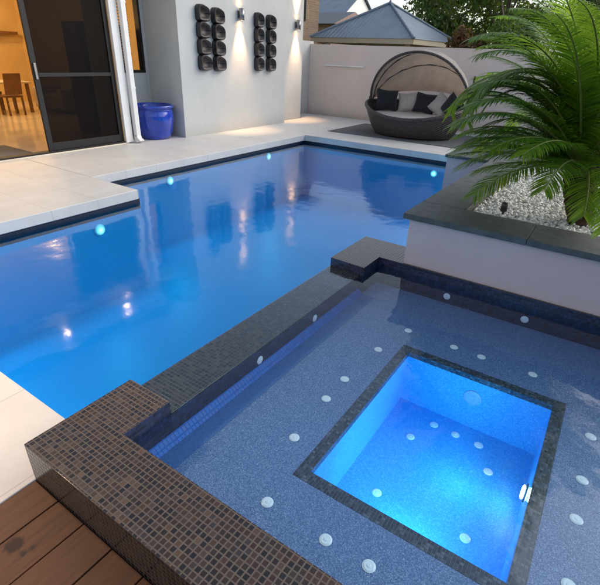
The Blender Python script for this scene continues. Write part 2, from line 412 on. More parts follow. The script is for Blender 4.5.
for loc, ax, e in (((PX-o_, 5.3, -.33), (1,0,0), 70), ((PX-o_, 8.1, -.31), (1,0,0), 70), ((SX-o_, 3.2, -.40), (1,0,0), 60),
                   ((SX-o_, 1.6, -.55), (1,0,0), 80), ((-2.96, FY+o_, -.40), (0,-1,0), 90), ((-3.4, NY-o_, -.60), (0,1,0), 120), ((LX+.002, 5.6, -.6), (-1,0,0), 110), ((BX+.002, 8.2, -.5), (-1,0,0), 90)):  # this line: all but the far-wall light are unseen, added to even the glow
    b = MB(); disc(b, loc, ax, .075, .012); lo = b.build('pool_light', M['jet'], pool)
    b = MB(); c = Vector(loc) + Vector(ax)*.0215; disc(b, (0,0,0), ax, .062, .006); b.build('lens', M['ledblue'], lo, loc=c)
    l = lamp_at('pool_lamp', 'SPOT', Vector(loc) + Vector(ax)*.05, e*.18, (.01, .68, 1.0), pool, shadow_soft_size=.04, spot_size=math.radians(172), spot_blend=.35)
    aim(l, Vector(ax) + Vector((0,0,-.12)))

# ------------------------------------------------------------------ spa
RZ, DZ, WZ = .213, .140, .1455
SXR, YF0, YN0, YN1, YFW = .80, .53, .53, .808, 3.325
SL = -1.405
spa = thing('spa', 'raised square spa with brown mosaic rim and blue shelf', 'spa', (0, 0, 0))
b = MB()
def prism(mb, pts, z0, z1, dark=()):
    n = len(pts)
    mb.face([(p[0], p[1], z1) for p in pts]); mb.face([(p[0], p[1], z0) for p in pts][::-1])
    for i in range(n):
        a, c = pts[i], pts[(i+1) % n]
        mb.face([(a[0],a[1],z0), (c[0],c[1],z0), (c[0],c[1],z1), (a[0],a[1],z1)], mi=1 if i in dark else 0)
prism(b, [(DX, YN0), (SXR+.29, YN0), (SXR+.29, YFW+.06), (SXR, YFW+.06), (SXR, YN1), (SL, YN1), (SL, 1.066), (DX, 1.066)], -.13, RZ, (3, 4, 5, 6))
b.build('rim', [M['rim'], M['spawall']], spa, bevel=.002)
b = MB(); prism(b, [(DX, 3.06), (-1.372, 3.045), (-1.372, YFW), (SXR-.002, YFW), (SXR-.002, 3.342), (LX-.003, 3.342), (LX-.003, 3.70), (DX, 3.70)], -.13, RZ, (0, 1, 2))  # front faces take the dark mosaic to stand in for their shadow
b.build('end_block', [M['rim'], M['spawall']], spa, bevel=.002)
b = MB(); prism(b, [(DX, 1.068), (SL, 1.068), (SL, 3.043), (DX, 3.058)], -1.4, DZ); b.build('weir', M['dam'], spa, bevel=.004)
SH = -.02
# submerged wall faces
b = MB(); e = .0025
b.face([(SL+e, YN1+e, SH-.02), (SL+e, YFW-e, SH-.02), (SL+e, YFW-e, DZ-.004), (SL+e, YN1+e, DZ-.004)])
b.face([(SL+e, YN1+e, SH-.02), (SXR-e, YN1+e, SH-.02), (SXR-e, YN1+e, DZ-.001), (SL+e, YN1+e, DZ-.001)][::-1])
b.face([(SXR-e, YN1+e, SH-.02), (SXR-e, YFW-e, SH-.02), (SXR-e, YFW-e, DZ-.001), (SXR-e, YN1+e, DZ-.001)][::-1])
b.face([(-1.37, YFW-e, SH-.02), (SXR-e, YFW-e, SH-.02), (SXR-e, YFW-e, RZ-.02), (-1.37, YFW-e, RZ-.02)])
b.face([(SL+e, 3.043-e, SH-.02), (-1.372+e, 3.043-e, SH-.02), (-1.372+e, 3.043-e, RZ-.02), (SL+e, 3.043-e, RZ-.02)])
b.build('submerged_wall', M['spawall'], spa)
# shelf with the square opening of the pit
IX0, IX1, IY0, IY1 = -.735, .137, 1.292, 2.495
FW = .062
def rect_ring(mb, X0, X1, Y0, Y1, x0, x1, y0, y1, z):
    for a in ((X0, x0, Y0, Y1), (x1, X1, Y0, Y1), (x0, x1, Y0, y0), (x0, x1, y1, Y1)):
        mb.face([(a[0],a[2],z), (a[1],a[2],z), (a[1],a[3],z), (a[0],a[3],z)])
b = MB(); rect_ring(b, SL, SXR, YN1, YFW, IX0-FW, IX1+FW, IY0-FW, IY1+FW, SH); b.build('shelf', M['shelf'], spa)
b = MB(); rect_ring(b, IX0-FW, IX1+FW, IY0-FW, IY1+FW, IX0, IX1, IY0, IY1, SH+.001)
zt, zb = SH+.001, SH-.035
P = [(IX0,IY0),(IX1,IY0),(IX1,IY1),(IX0,IY1)]
for i in range(4):
    a, c = P[i], P[(i+1) % 4]; b.face([(a[0],a[1],zb), (c[0],c[1],zb), (c[0],c[1],zt), (a[0],a[1],zt)][::-1])
b.build('pit_frame', M['pitframe'], spa)
ZP = -.41; b = MB()
for i in range(4):
    a, c = P[i], P[(i+1) % 4]; b.face([(a[0],a[1],ZP), (c[0],c[1],ZP), (c[0],c[1],zb), (a[0],a[1],zb)][::-1])
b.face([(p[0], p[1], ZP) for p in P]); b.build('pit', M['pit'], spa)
b = MB(); b.face([(SL+.045, YN1+.003, SH+.003), (SL+.045, 3.04, SH+.003), (SL+.0035, 3.04, SH+.045), (SL+.0035, YN1+.003, SH+.045)][::-1]); b.build('cove', M['cove'], spa)  # added cobalt strip; its colour stands for the blue glow along this wall
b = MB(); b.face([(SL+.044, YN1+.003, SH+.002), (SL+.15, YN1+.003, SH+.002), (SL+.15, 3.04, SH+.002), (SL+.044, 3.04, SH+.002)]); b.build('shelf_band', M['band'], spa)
# air jets
def jet(c, ax=(0,0,1), r=.027):
    b = MB(); disc(b, c, ax, r, .002, 18); o = b.build('air_jet', M['jet'], spa)
    b = MB(); disc(b, Vector(c) + Vector(ax)*.0052, ax, r*.34, .0008, 12); b.build('nozzle', M['jet'], o)
for x, y in ((-.913,2.397),(-.941,1.987),(-.94,1.77),(-.919,1.422),(-.80,1.045),(-.505,1.045),(-.315,1.05),(-.509,2.736),(-.326,2.733),(-.012,2.737),(-.841,2.744),
             (.331,1.42),(.325,1.75),(.326,2.0),(.336,2.345),(-.10,1.05),(.15,1.05)):
    jet((x, y, SH))
for x, y in ((-.539,2.183),(-.453,2.375),(-.311,2.371),(-.164,2.369),(-.064,2.192),(-.532,1.679),(-.054,1.695)): jet((x, y, ZP))
for y in (1.75, 2.37): jet((SL+e, y, .056), (1,0,0))
for x in (-.76, -.18, .42): jet((x, YFW-e, .04), (0,-1,0))
b = MB(); disc(b, (-.284, IY1, -.18), (0,-1,0), .055, .006); o = b.build('suction_cover', M['cover'], spa)
b = MB(); disc(b, (-.30, IY0, -.22), (0,1,0), .05, .008); o = b.build('spa_light', M['steel'], spa)  # unseen near-wall light, added to even out the glow in the pit
b = MB(); disc(b, (-.30, IY0+.0145, -.22), (0,1,0), .036, .004); b.build('lens', M['ledwhite'], o)
l = lamp_at('spa_lamp', 'SPOT', (-.30, IY0+.05, -.20), 8, (.05, .60, 1.0), spa, shadow_soft_size=.04, spot_size=math.radians(160), spot_blend=.8); aim(l, (0, 1, -.25))
b = MB(); disc(b, (IX1, 2.0, -.25), (-1,0,0), .05, .008); o = b.build('spa_light', M['steel'], spa)
b = MB(); disc(b, (IX1-.0145, 2.0, -.25), (-1,0,0), .036, .004); b.build('lens', M['ledwhite'], o)
l = lamp_at('spa_lamp', 'SPOT', (IX1-.045, 2.0, -.17), 9, (.04, .58, 1.0), spa, shadow_soft_size=.04, spot_size=math.radians(158), spot_blend=.9); aim(l, (-1, -.05, .22))
l = lamp_at('spa_beam', 'SPOT', (IX1-.03, 2.0, -.22), 4.5, (.22, .66, 1.0), spa, shadow_soft_size=.03, spot_size=math.radians(50), spot_blend=1); aim(l, (-.46, -.03, -.17))
b = MB()
b.face([(DX+.004, 1.069, WZ), (SL, 1.069, WZ), (SL, YN1+.001, WZ), (SXR-.001, YN1+.001, WZ), (SXR-.001, YFW-.001, WZ), (-1.371, YFW-.001, WZ), (-1.371, 3.042, WZ), (DX+.004, 3.057, WZ)])
struct(b.build('spa_water', M['spawater']))

# ------------------------------------------------------------------ planter
pl = thing('planter', 'long mauve rendered planter with dark stone capping beside the spa', 'planter', (0, 0, 0))
PT, CT = .595, .64; PY = 3.345
b = MB()
b.box(LX, 3.2, PY, PY+.30, -.6, PT); b.box(LX, LX+.30, PY+.302, BY+.6, -1.4, PT); b.box(LX+.302, 3.2, 6.6, 6.9, -.6, PT)
b.build('wall', M['planterwall'], pl)
b = MB(); ov = .045
CW = .37
xs = [LX-ov]; 
while xs[-1] < 3.2: xs.append(xs[-1] + .9)
for i in range(len(xs)-1): b.box(xs[i]+.0015, xs[i+1]-.0015, PY-ov, PY+CW, PT, CT)
ys = [PY+CW+.003, 4.7, 5.6, 6.5]
for i in range(len(ys)-1): b.box(LX-ov, LX-ov+CW, ys[i]+.0015, ys[i+1]-.0015, PT, CT)
for i in range(len(xs)-1): b.box(xs[i]+.0015, xs[i+1]-.0015, 6.503, 6.95, PT, CT)
b.build('capping', M['cap'], pl, bevel=.003)
bb = MB(); bb.face([(LX+.28, PY+.28, .57), (3.2, PY+.28, .57), (3.2, 6.62, .57), (LX+.28, 6.62, .57)]); struct(bb.build('garden_bed', M['pebblebed']))
# pebbles
b = MB(); ico = bmesh.new(); bmesh.ops.create_icosphere(ico, subdivisions=1, radius=1)
iv = [v.co.copy() for v in ico.verts]; jf = [[v.index for v in f.verts] for f in ico.faces]
def stone(mb, c, r):
    e = Matrix.Rotation(random.uniform(0, 6.3), 3, 'Z') @ Matrix.Rotation(random.uniform(-.5, .5), 3, 'X')
    s = Vector((random.uniform(.8, 1.35), random.uniform(.7, 1.0), random.uniform(.5, .8))); off = Vector((random.random()*50,)*3)
    base = len(mb.v)
    for v in iv:
        k = 1 + .22*noise.noise(v*1.3 + off)
        mb.v.append(tuple(Vector(c) + e @ Vector((v.x*s.x, v.y*s.y, v.z*s.z)) * (r*k)))
    for f in jf: mb.f.append(tuple(base+i for i in f)); mb.uv.append(None); mb.sm.append(True); mb.mi.append(0)
for i in range(6500):
    x = random.uniform(LX+.33, .75); y = PY+.39 + (random.random()**1.5)*2.6
    stone(b, (x, y, .578 + random.uniform(-.006, .014)), random.uniform(.010, .019))
for i in range(2600):
    stone(b, (random.uniform(.75, 3.1), random.uniform(PY+.39, 6.4), .580 + random.uniform(-.006, .012)), random.uniform(.016, .026))
tag(b.build('pebbles', M['pebble']), 'white pebbles spread around the palm in the planter', 'pebbles', kind='stuff')
# low side wall behind planter, next to the pool
bw = thing('garden_wall', 'low mauve wall with grey capping between pool and planter', 'wall', (0, 0, 0))
b = MB(); b.box(BX, LX-.004, BY, FY-.02, -1.4, .405); b.build('wall', M['planterwall'], bw)
b = MB(); b.box(BX-.03, LX-.006, BY-.03, 8.2, .405, .447); b.box(BX-.03, LX-.006, 8.204, FY+.02, .405, .447); b.build('capping', M['cap'], bw, bevel=.003)
b = MB(); b.box(LX+.31, 3.2, 6.96, 9.45, -.1, .41); struct(b.build('raised_bed', M['soil']))
# little spike light in the pebbles
t = thing('garden_light', 'small dark spike light standing among the white pebbles', 'light', (-.60, 3.93, .57))
b = MB(); b.tube([(0,0,0), (0,0,.06)], .009, 8); b.build('stake', M['darkmetal'], t)
b = MB(); b.lathe([(.016,.055), (.026,.06), (.026,.125), (.020,.13), (.002,.131)], n=16); b.build('head', M['darkmetal'], t)

# ------------------------------------------------------------------ palm
palm = thing('palm', 'arching green feather palm growing from white pebbles in the planter', 'palm', (-.06, 4.16, .58))
lean = Vector((-.10, .05, 0))
b = MB(); rows = []
for i in range(15):
    t = i/14; r = .066 + .045*math.sin(min(1, t*1.2)*PI*.7) + (.006 if i % 2 else -.004); c = lean*t*1.1 + Vector((0,0,.46*t - .02))
    rows.append([c + Vector((math.cos(2*PI*k/20), math.sin(2*PI*k/20), 0))*r*(1+.12*noise.noise(Vector((k*1.7, i*2.1, 3)))) for k in range(20)])
b.grid(rows, True); b.cap(rows[-1])
for i in range(150):     # old leaf bases
    a = random.uniform(0, 2*PI); t = random.uniform(.05, .95); c = lean*t*1.1 + Vector((0,0,.46*t)); d = Vector((math.cos(a), math.sin(a), 0))
    r = .072 + .045*math.sin(min(1, t*1.2)*PI*.7)
    b.tube([c + d*(r-.02), c + d*(r+.012) + Vector((0,0,.03)), c + d*(r+.02) + Vector((0,0,.06))], [.014, .010, .003], 5)
b.build('trunk', M['trunk'], palm)
def frond(az, el, L, droop, twist=0, leafL=.21, seed=0):
    rnd = random.Random(seed)
    base = lean*1.1 + Vector((0,0,.43)); d2 = Vector((math.cos(az), math.sin(az), 0)); side0 = Vector((-math.sin(az), math.cos(az), 0))
    K = 28; pts = []; p = base + d2*.03; e = el; tans = []
    for i in range(K+1):
        t = i/K; tan = d2*math.cos(e) + Vector((0,0,1))*math.sin(e) + side0*twist*t*.5; tan.normalize()
        pts.append(p.copy()); tans.append(tan); p = p + tan*(L/K); e -= droop*(.35+1.5*t)/K
    o = MB(); o.tube(pts, [.011*(1-.85*(i/K))+.001 for i in range(K+1)], 6); fr = o.build('frond', M['rachis'], palm)
    m = MB(); n = int(L/.0135)
    for j in range(n):
        t = .10 + .90*(j+.5)/n; q = t*K; i = min(K-1, int(q)); f = q - i
        c = pts[i].lerp(pts[i+1], f); tan = tans[i].lerp(tans[i+1], f).normalized()
        s = tan.cross(Vector((0,0,1)))
        s = side0*-1 if s.length < .15 else s.normalized()
        if s.dot(side0) > 0: s = -s
        up = s.cross(tan); up = up if True else up
        ll = leafL*(.35 + .65*math.sin(PI*min(1, .12 + t*.86))**.7)*rnd.uniform(.88, 1.1)
        for sg in (-1, 1):
            fwd = .42 + .75*t
            dirv = (s*sg + tan*fwd + up*(-.0 + .22*(1-t)*(1 if up.z > 0 else -1))).normalized()
            dirv = (dirv + Vector((rnd.uniform(-.07,.07), rnd.uniform(-.07,.07), rnd.uniform(-.09,.05)))).normalized()
            w = .0050*rnd.uniform(.85, 1.15)
            wv = dirv.cross(up); wv = (wv.normalized() if wv.length > .05 else tan) * w
            sag = Vector((0,0,-1))*ll
            a0 = c; a1 = c + dirv*ll*.38 + sag*.012; a2 = c + dirv*ll*.74 + sag*.075; a3 = c + dirv*ll*.98 + sag*.20
            bse = len(m.v)
            m.v += [tuple(a0-wv*.5), tuple(a0+wv*.5), tuple(a1-wv), tuple(a1+wv), tuple(a2-wv*.8), tuple(a2+wv*.8), tuple(a3)]
            for fc in ((0,1,3,2), (2,3,5,4), (4,5,6)):
                m.f.append(tuple(bse+k for k in fc)); m.uv.append(None); m.sm.append(True); m.mi.append(0)
    m.build('leaflets', M['palm'], fr)
R_ = math.radians
SPECS = [(186,14,0.94,0.6,-0.47), (200,3,0.76,0.5,0.09), (172,24,1.06,0.85,-0.04), (212,16,0.94,0.9,-0.35), (160,8,0.99,0.5,-0.47), (190,34,0.98,1.1,-0.17), (178,50,1.31,1.55,-0.37), (206,42,0.87,1.3,0.06), (222,60,1.24,1.4,0.13), (242,34,1,1.1,-0.39), (238,74,1.75,1,-0.13), (255,82,1.8,0.7,0.34), (196,64,1.21,1.7,-0.36), (168,66,1.09,1.6,0.35), (150,40,1.4,1,-0.05), (228,6,0.95,0.8,0.19), (262,20,0.9,1,-0.02), (280,10,0.85,1,-0.03), (300,25,0.95,1.1,-0.39), (290,55,1.2,1.3,0.46), (270,66,1.46,0.9,0.44), (320,40,1.2,1.2,-0.32), (184,74,1.36,1.5,-0.23), (208,78,2,1.2,0.37), (160,78,1.9,1.3,-0.44), (140,66,1.8,1.2,0.19), (120,55,1.7,1,-0.47), (228,68,1.42,1.5,-0.14), (212,54,1.08,1.3,0.17), (186,56,1.16,1.4,-0.24), (174,40,0.92,0.9,0.22), (155,54,1.32,1.2,0.15), (135,30,1.6,0.8,0.35), (280,78,1.7,0.7,0.05), (300,70,1.6,0.8,-0.17), (248,58,1.37,1,-0.04), (192,24,0.86,0.7,0.15), (180,6,0.97,0.4,-0.15), (198,50,0.88,1.5,-0.15), (176,60,1.34,1.9,-0.15), (190,68,1.32,2.1,0.37), (165,46,1.1,1.2,-0.05), (216,72,1.56,1.6,0.46), (232,50,1.24,1.3,-0.36), (204,30,0.98,0.9,-0.3), (170,14,1,0.6,0.44), (245,70,1.6,1.3,-0.22), (260,58,1.24,1.2,0.22), (190,76,1.18,2.6,-0.08), (200,78,1.42,2.9,0.28), (182,74,1.3,2.4,0.02), (176,78,1.46,2.7,-0.2), (206,80,1.36,2.6,0.27), (170,72,1.22,2.2,-0.23), (194,72,1.49,2.6,-0.3), (216,80,1.34,2.4,-0.06), (17,23,1.65,1.38,-0.32), (155,28,1.13,1.45,-0.32), (292,21,1.14,1.45,-0.46), (70,29,1.71,0.97,0.48), (207,29,1.01,1.21,-0.45), (345,32,1.36,1.02,-0.39), (122,31,1.72,1.33,-0.02), (260,32,1.07,0.98,-0.46), (37,39,1.4,0.9,-0.15), (175,43,0.95,1.02,0.11), (312,46,1.42,1.05,-0.3), (90,48,1.57,1.25,0.4), (227,42,1.25,1.25,-0.15), (5,52,1.71,1.05,0.36), (142,48,1.42,0.97,0.19), (280,47,1.11,1.2,-0.13), (57,48,1.62,1.06,0.05), (195,53,1.08,1.13,-0.41), (332,55,1.54,1.23,0.01), (110,54,1.74,0.91,-0.21), (247,63,1.45,0.91,0.32), (25,66,1.5,1.16,-0.09), (162,60,1.25,0.98,0.14), (300,71,1.43,1.23,-0.03), (77,73,1.73,1.05,0.1), (215,69,1.36,1.22,-0.02), (352,69,1.65,1.23,0.47), (130,78,1.36,1.28,-0.41), (267,72,1.49,1.14,-0.5), (45,82,1.49,1.26,-0.17), (182,81,1.47,1.02,0.04), (320,79,1.38,0.96,0.13), (97,86,1.75,0.96,-0.12), (235,81,1.74,1.09,0.48)]
for k, (az, el, L, dr, tw) in enumerate(SPECS):
    if k % 6 == 5 and k > 20: continue
    frond(R_(az), R_(el), L, dr, tw, random.uniform(.18, .225), k)

# ------------------------------------------------------------------ fence and back boundary
fw = thing('boundary_wall', 'long pinkish rendered boundary wall behind the daybed', 'wall', (0, 0, 0))
b = MB(); b.box(-8.74, 6.2, 13.5, 13.7, -.1, 2.0); b.build('wall', M['fence'], fw)
b = MB(); b.box(-8.17, -6.79, 13.44, 13.498, 1.42, 1.455); b.build('ledge', M['white'], fw)
rw = thing('return_wall', 'short grey rendered return wall between the house and pinkish boundary wall', 'wall', (0, 0, 0))
b = MB(); b.box(-8.95, -8.745, 12.11, 13.69, -.1, 2.08); b.build('wall', M['wall'], rw)
t = thing('wall_bracket', 'tiny dark bracket fixed on the pinkish boundary wall', 'bracket', (-3.55, 13.5, 1.27))
b = MB(); b.box(-.025, .025, -.012, 0, -.09, .09); b.build('plate', M['darkmetal'], t)
b = MB(); b.tube([(0,-.012,.03), (0,-.07,.02), (0,-.08,.07)], .012, 8); b.build('hook', M['darkmetal'], t)

# ------------------------------------------------------------------ daybed
b = MB(); b.box(-6.14, -2.40, 10.45, 12.55, .0, .012); tag(b.build('outdoor_mat', M['mat'], bevel=.003), 'flat grey outdoor mat under the wicker daybed', 'mat')
db = thing('daybed', 'round dark wicker daybed with fabric canopy on grey mat', 'daybed', (-4.30, 11.50, .012), R_(1))
NA = 72
def brimz(a): f = max(0, -math.sin(a)); return .70 - .27*f**1.6
def ell(a, rx, ry, z): return (rx*math.cos(a), ry*math.sin(a), z)
A_ = [2*PI*k/NA for k in range(NA)]
b = MB(); rows = []
for t in [i/8 for i in range(9)]:
    rx = .98 + .30*t**.8; ry = .78 + .20*t**.8
    rows.append([ell(a, rx, ry, .03 + (brimz(a)-.03)*t) for a in A_])
for t in (0, .4, 1): rows.append([ell(a, 1.22-.10*t, .92-.08*t, brimz(a) - (brimz(a)-.30)*t) for a in A_])
b.grid(rows, True); b.cap(rows[0][::-1]); b.cap(rows[-1]); b.build('tub', M['wicker'], db)
b = MB(); rim = [ell(a, 1.255, .955, brimz(a)+.005) for a in A_]; b.tube(rim + [rim[0]], .045, 10, False); b.build('rim', M['wicker'], db)
b = MB(); rows = []
for t, z in ((.98,.30), (1.0,.34), (1.0,.44), (.97,.475), (.90,.488), (.5,.495), (.02,.497)): rows.append([ell(a, 1.10*t, .82*t, z) for a in A_])
b.grid(rows, True); b.build('seat_cushion', M['cushion'], db)
# hood: arches that pivot on the two arms
HP, HW, HH = .74, 1.24, 1.17
def arch(phi, u, sc=1, dz=0):
    return (HW*sc*math.cos(u), .04 + HH*sc*math.sin(u)*math.cos(phi)*.86, HP + dz + HH*sc*math.sin(u)*math.sin(phi))
NP, NU = 24, 40; b = MB()
P0, P1 = R_(12), R_(110)
def hood(sc):
    return [[Vector(arch(P0+(P1-P0)*i/NP, PI*j/NU, sc*(1 - .020*abs(math.sin(PI*4*i/NP)) - .012*abs(math.sin(j*PI/4))))) for j in range(NU+1)] for i in range(NP+1)]
o1 = hood(1); o2 = hood(.975); b.grid(o1, mi=1); b.grid([r[::-1] for r in o2]); b.grid([o1[-1][::-1], o2[-1][::-1]]); b.grid([o1[0], o2[0]])
b.build('canopy', [M['canopy'], M['canopyedge']], db)
b = MB(); b.tube([arch(P1, PI*j/NU, 1.0) for j in range(NU+1)], .030, 8); b.build('front_arch', M['wicker'], db)
for i in (9, 17):
    b = MB(); b.tube([arch(P0+(P1-P0)*i/NP, PI*j/NU, .958) for j in range(NU+1)], .017, 8); b.build('canopy_rib', M['wicker'], db)
for sx in (-1, 1):
    b = MB(); b.tube([(sx*1.25, .04, .60), (sx*1.25, .04, .80)], .045, 10); b.build('canopy_hinge', M['wicker'], db)
def pillow(w, h, t, mat, label, loc, rot, grp):
    m = MB(); n = 14
    def P(i, j, s):
        u = 2*i/n-1; v = 2*j/n-1; k = (1-u**4)*(1-v**4); ex = 1 - .10*(1-abs(v))*abs(u)**3; ey = 1 - .10*(1-abs(u))*abs(v)**3
        return (u*w/2*ex, s*t/2*k**.6 + .006*noise.noise(Vector((u*3, v*3, s))), v*h/2*ey)
    m.grid([[P(i, j, -1) for j in range(n+1)] for i in range(n+1)]); m.grid([[P(i, j, 1) for j in range(n+1)][::-1] for i in range(n+1)])
    o = m.build('pillow', mat); o.location = loc; o.rotation_euler = rot; tag(o, label, 'pillow', grp); return o
G = 'throw pillows on the daybed'; zb_ = .51 + .012
def dbw(x, y, z): a = R_(1); return (-4.30 + x*math.cos(a) - y*math.sin(a), 11.5 + x*math.sin(a) + y*math.cos(a), z)
pillow(.56, .50, .20, M['pillowdark'], 'black pillow at the left end of the wicker daybed', dbw(-.80, .05, zb_+.24), (R_(-16), R_(4), R_(7+32)), G)
pillow(.52, .46, .18, M['pillowpale'], 'beige pillow between the two black pillows on the daybed', dbw(-.33, .33, zb_+.21), (R_(-20), R_(-6), R_(7+10)), G)
pillow(.54, .48, .18, M['pillowdark'], 'black pillow in the middle of the wicker daybed', dbw(.12, .28, zb_+.22), (R_(-20), R_(5), R_(7-4)), G)
pillow(.52, .48, .18, M['pillowpale'], 'beige pillow tilted against the rightmost black pillow', dbw(.55, .20, zb_+.21), (R_(-24), R_(30), R_(7-20)), G)
pillow(.52, .48, .18, M['pillowdark'], 'black pillow leaning at the right end of the wicker daybed', dbw(.86, .02, zb_+.22), (R_(-18), R_(28), R_(7-40)), G)

# ------------------------------------------------------------------ house
HX, WX, RX = -8.1, -7.8, -8.8
hs = thing('house', 'white rendered house with dark sliding doors along the pool', 'house', (0, 0, 0))
H2 = 3.3
b = MB()
b.box(-8.25, HX, 5.93, 6.03, 0, 2.8)                 # end of the door wall
b.box(-8.95, -8.26, 5.93, 6.03, 0, H2)               # recess left side
b.box(-8.95, RX, 6.032, 6.30, 0, H2); b.box(-8.95, RX, 7.12, 7.198, 0, H2)
b.box(-8.95, RX, 6.302, 7.118, 0, 1.23); b.box(-8.95, RX, 6.302, 7.118, 2.75, H2)
b.box(-8.95, WX, 7.2, 10.86, 0, H2+.3)               # projecting wall
b.box(-8.95, -8.08, 10.863, 12.07, 0, H2+.3)         # set back wall
b.box(-8.25, HX, -3.2, 5.928, 2.62, H2)              # over the doors
b.box(-8.25, HX, -3.2, 1.2, 0, 2.618)
b.build('wall', M['wall'], hs)
b = MB(); b.box(-16.6, -7.55, -3.4, 6.1, 3.31, 3.55); b.box(-16.6, -8.255, 6.102, 12.1, 3.605, 3.8); b.build('roof', M['roofdark'], hs)
b = MB(); b.box(-8.098, -7.57, -3.3, 6.0, 2.95, 3.0); b.build('soffit', M['white'], hs)
b = MB(); b.box(HX+.003, HX+.06, 5.86, 6.02, .02, 2.94); b.build('post', M['white'], hs, bevel=.004)
# room
b = MB(); b.box(-16.4, -8.26, .9, 8.6, -.03, .012); b.box(-8.258, -8.06, 1.2, 5.928, -.03, .018); b.build('room_floor', M['roomfloor'], hs)
b = MB(); b.box(-16.55, -16.4, .8, 8.7, 0, 2.95); b.box(-16.4, -8.96, 8.6, 8.75, 0, 2.95); b.box(-16.4, -8.26, .75, .9, 0, 2.95); b.build('room_wall', M['room'], hs)
b = MB(); b.box(-16.5, -8.27, .8, 8.7, 2.96, 3.05); b.build('room_ceiling', M['ceiling'], hs)
# sliding door : frame, fixed dark panel, open panel stacked behind
dr = MB(); dr.box(-8.20, -8.115, 1.2, 5.855, 2.56, 2.617); dr.box(-8.20, -8.115, 1.2, 1.26, .02, 2.558); dr.box(-8.22, -8.06, 1.262, 5.855, .0185, .045)
door = dr.build('sliding_door', M['black'], hs, bevel=.003)
def panel(x, y0, y1, handle):
    p = MB(); w = .085; z0, z1 = .046, 2.557
    p.box(x-.022, x+.022, y0, y0+w, z0, z1); p.box(x-.022, x+.022, y1-w, y1, z0, z1)
    for a, c in ((z0, z0+.13), (z1-.09, z1), (1.215, 1.275)): p.box(x-.0215, x+.0215, y0+w+.001, y1-w-.001, a, c)
    p.build('door_panel', M['black'], door, bevel=.003)
    p = MB(); p.face([(x, y0+w, z0), (x, y1-w, z0), (x, y1-w, z1), (x, y0+w, z1)]); p.build('screen', M['tinted'], door)
    if handle:
        p = MB(); p.box(x+.0225, x+.045, y0+.02, y0+.06, 1.18, 1.42); p.build('door_handle', M['steel'], door, bevel=.006)
panel(-8.135, 4.33, 5.855, True)
# window of the recess with timber blind
wn = MB(); wf = .05
for a in ((6.30, 6.30+wf, 1.23, 2.75), (7.12-wf, 7.12, 1.23, 2.75), (6.351, 7.069, 1.23, 1.28), (6.351, 7.069, 2.70, 2.75)): wn.box(-8.92, RX+.012, *a)
win = wn.build('window', M['black'], hs)
p = MB(); p.face([(-8.84, 6.35, 1.28), (-8.84, 7.07, 1.28), (-8.84, 7.07, 2.70), (-8.84, 6.35, 2.70)]); p.build('pane', M['clear'], win)
p = MB()
for k in range(26):
    z = 1.30 + k*.054; p.face([(-8.93, 6.33, z), (-8.93, 6.90, z), (-8.885, 6.90, z+.022), (-8.885, 6.33, z+.022)])
p.build('blind', M['slat'], win)
lamp_at('study_lamp', 'POINT', (-10.0, 6.9, 2.2), 14, (1, .55, .2), hs, shadow_soft_size=.1)
# downpipe
t = thing('downpipe', 'white square downpipe on the corner post by the blue pot', 'pipe', (-8.0, 6.10, 0))
b = MB(); b.box(-.05, .05, -.05, .05, .12, 2.93); b.build('pipe', M['white'], t, bevel=.008)
b = MB(); rows = [[(-.05,-.05,.14), (.05,-.05,.14), (.05,.05,.14), (-.05,.05,.14)], [(-.04,-.05,.07), (.06,-.05,.10), (.06,.05,.10), (-.04,.05,.07)], [(.03,-.05,.012), (.14,-.05,.05), (.14,.05,.05), (.03,.05,.012)]]
b.grid(rows, True, False); b.cap(rows[-1]); b.build('shoe', M['white'], t)
for z in (1.0, 2.4):
    b = MB(); b.box(-.056, .056, -.056, .056, z, z+.03); b.build('bracket', M['white'], t)

# wall lights
def sconce(label, x, y, z, e):
    t = thing('wall_light', label, 'light', (x, y, z), 0, 'up and down lights on the house wall')
    b = MB(); b.box(0, .02, -.05, .05, -.07, .07); b.build('backplate', M['steel'], t)
    b = MB(); b.lathe([(.040,-.11), (.055,-.112), (.055,.112), (.040,.11)], (.085, 0, 0), 24, False); b.build('body', M['steel'], t)
    for s in (-1, 1):
        b = MB(); disc(b, (.085, 0, s*.085), (0, 0, s), .042, .004); b.build('lens', M['warmlens'], t)
        l = lamp_at('wall_lamp', 'SPOT', (.085, 0, s*.13), e, (1, .60, .30), t, shadow_soft_size=.03, spot_size=R_(58), spot_blend=1); aim(l, (-.05, 0, s))
sconce('steel up and down light between the dark wall sculptures', WX, 9.05, 2.44, 135)
sconce('steel up and down light on the set back wall near the boundary wall', -8.08, 11.72, 2.40, 135)
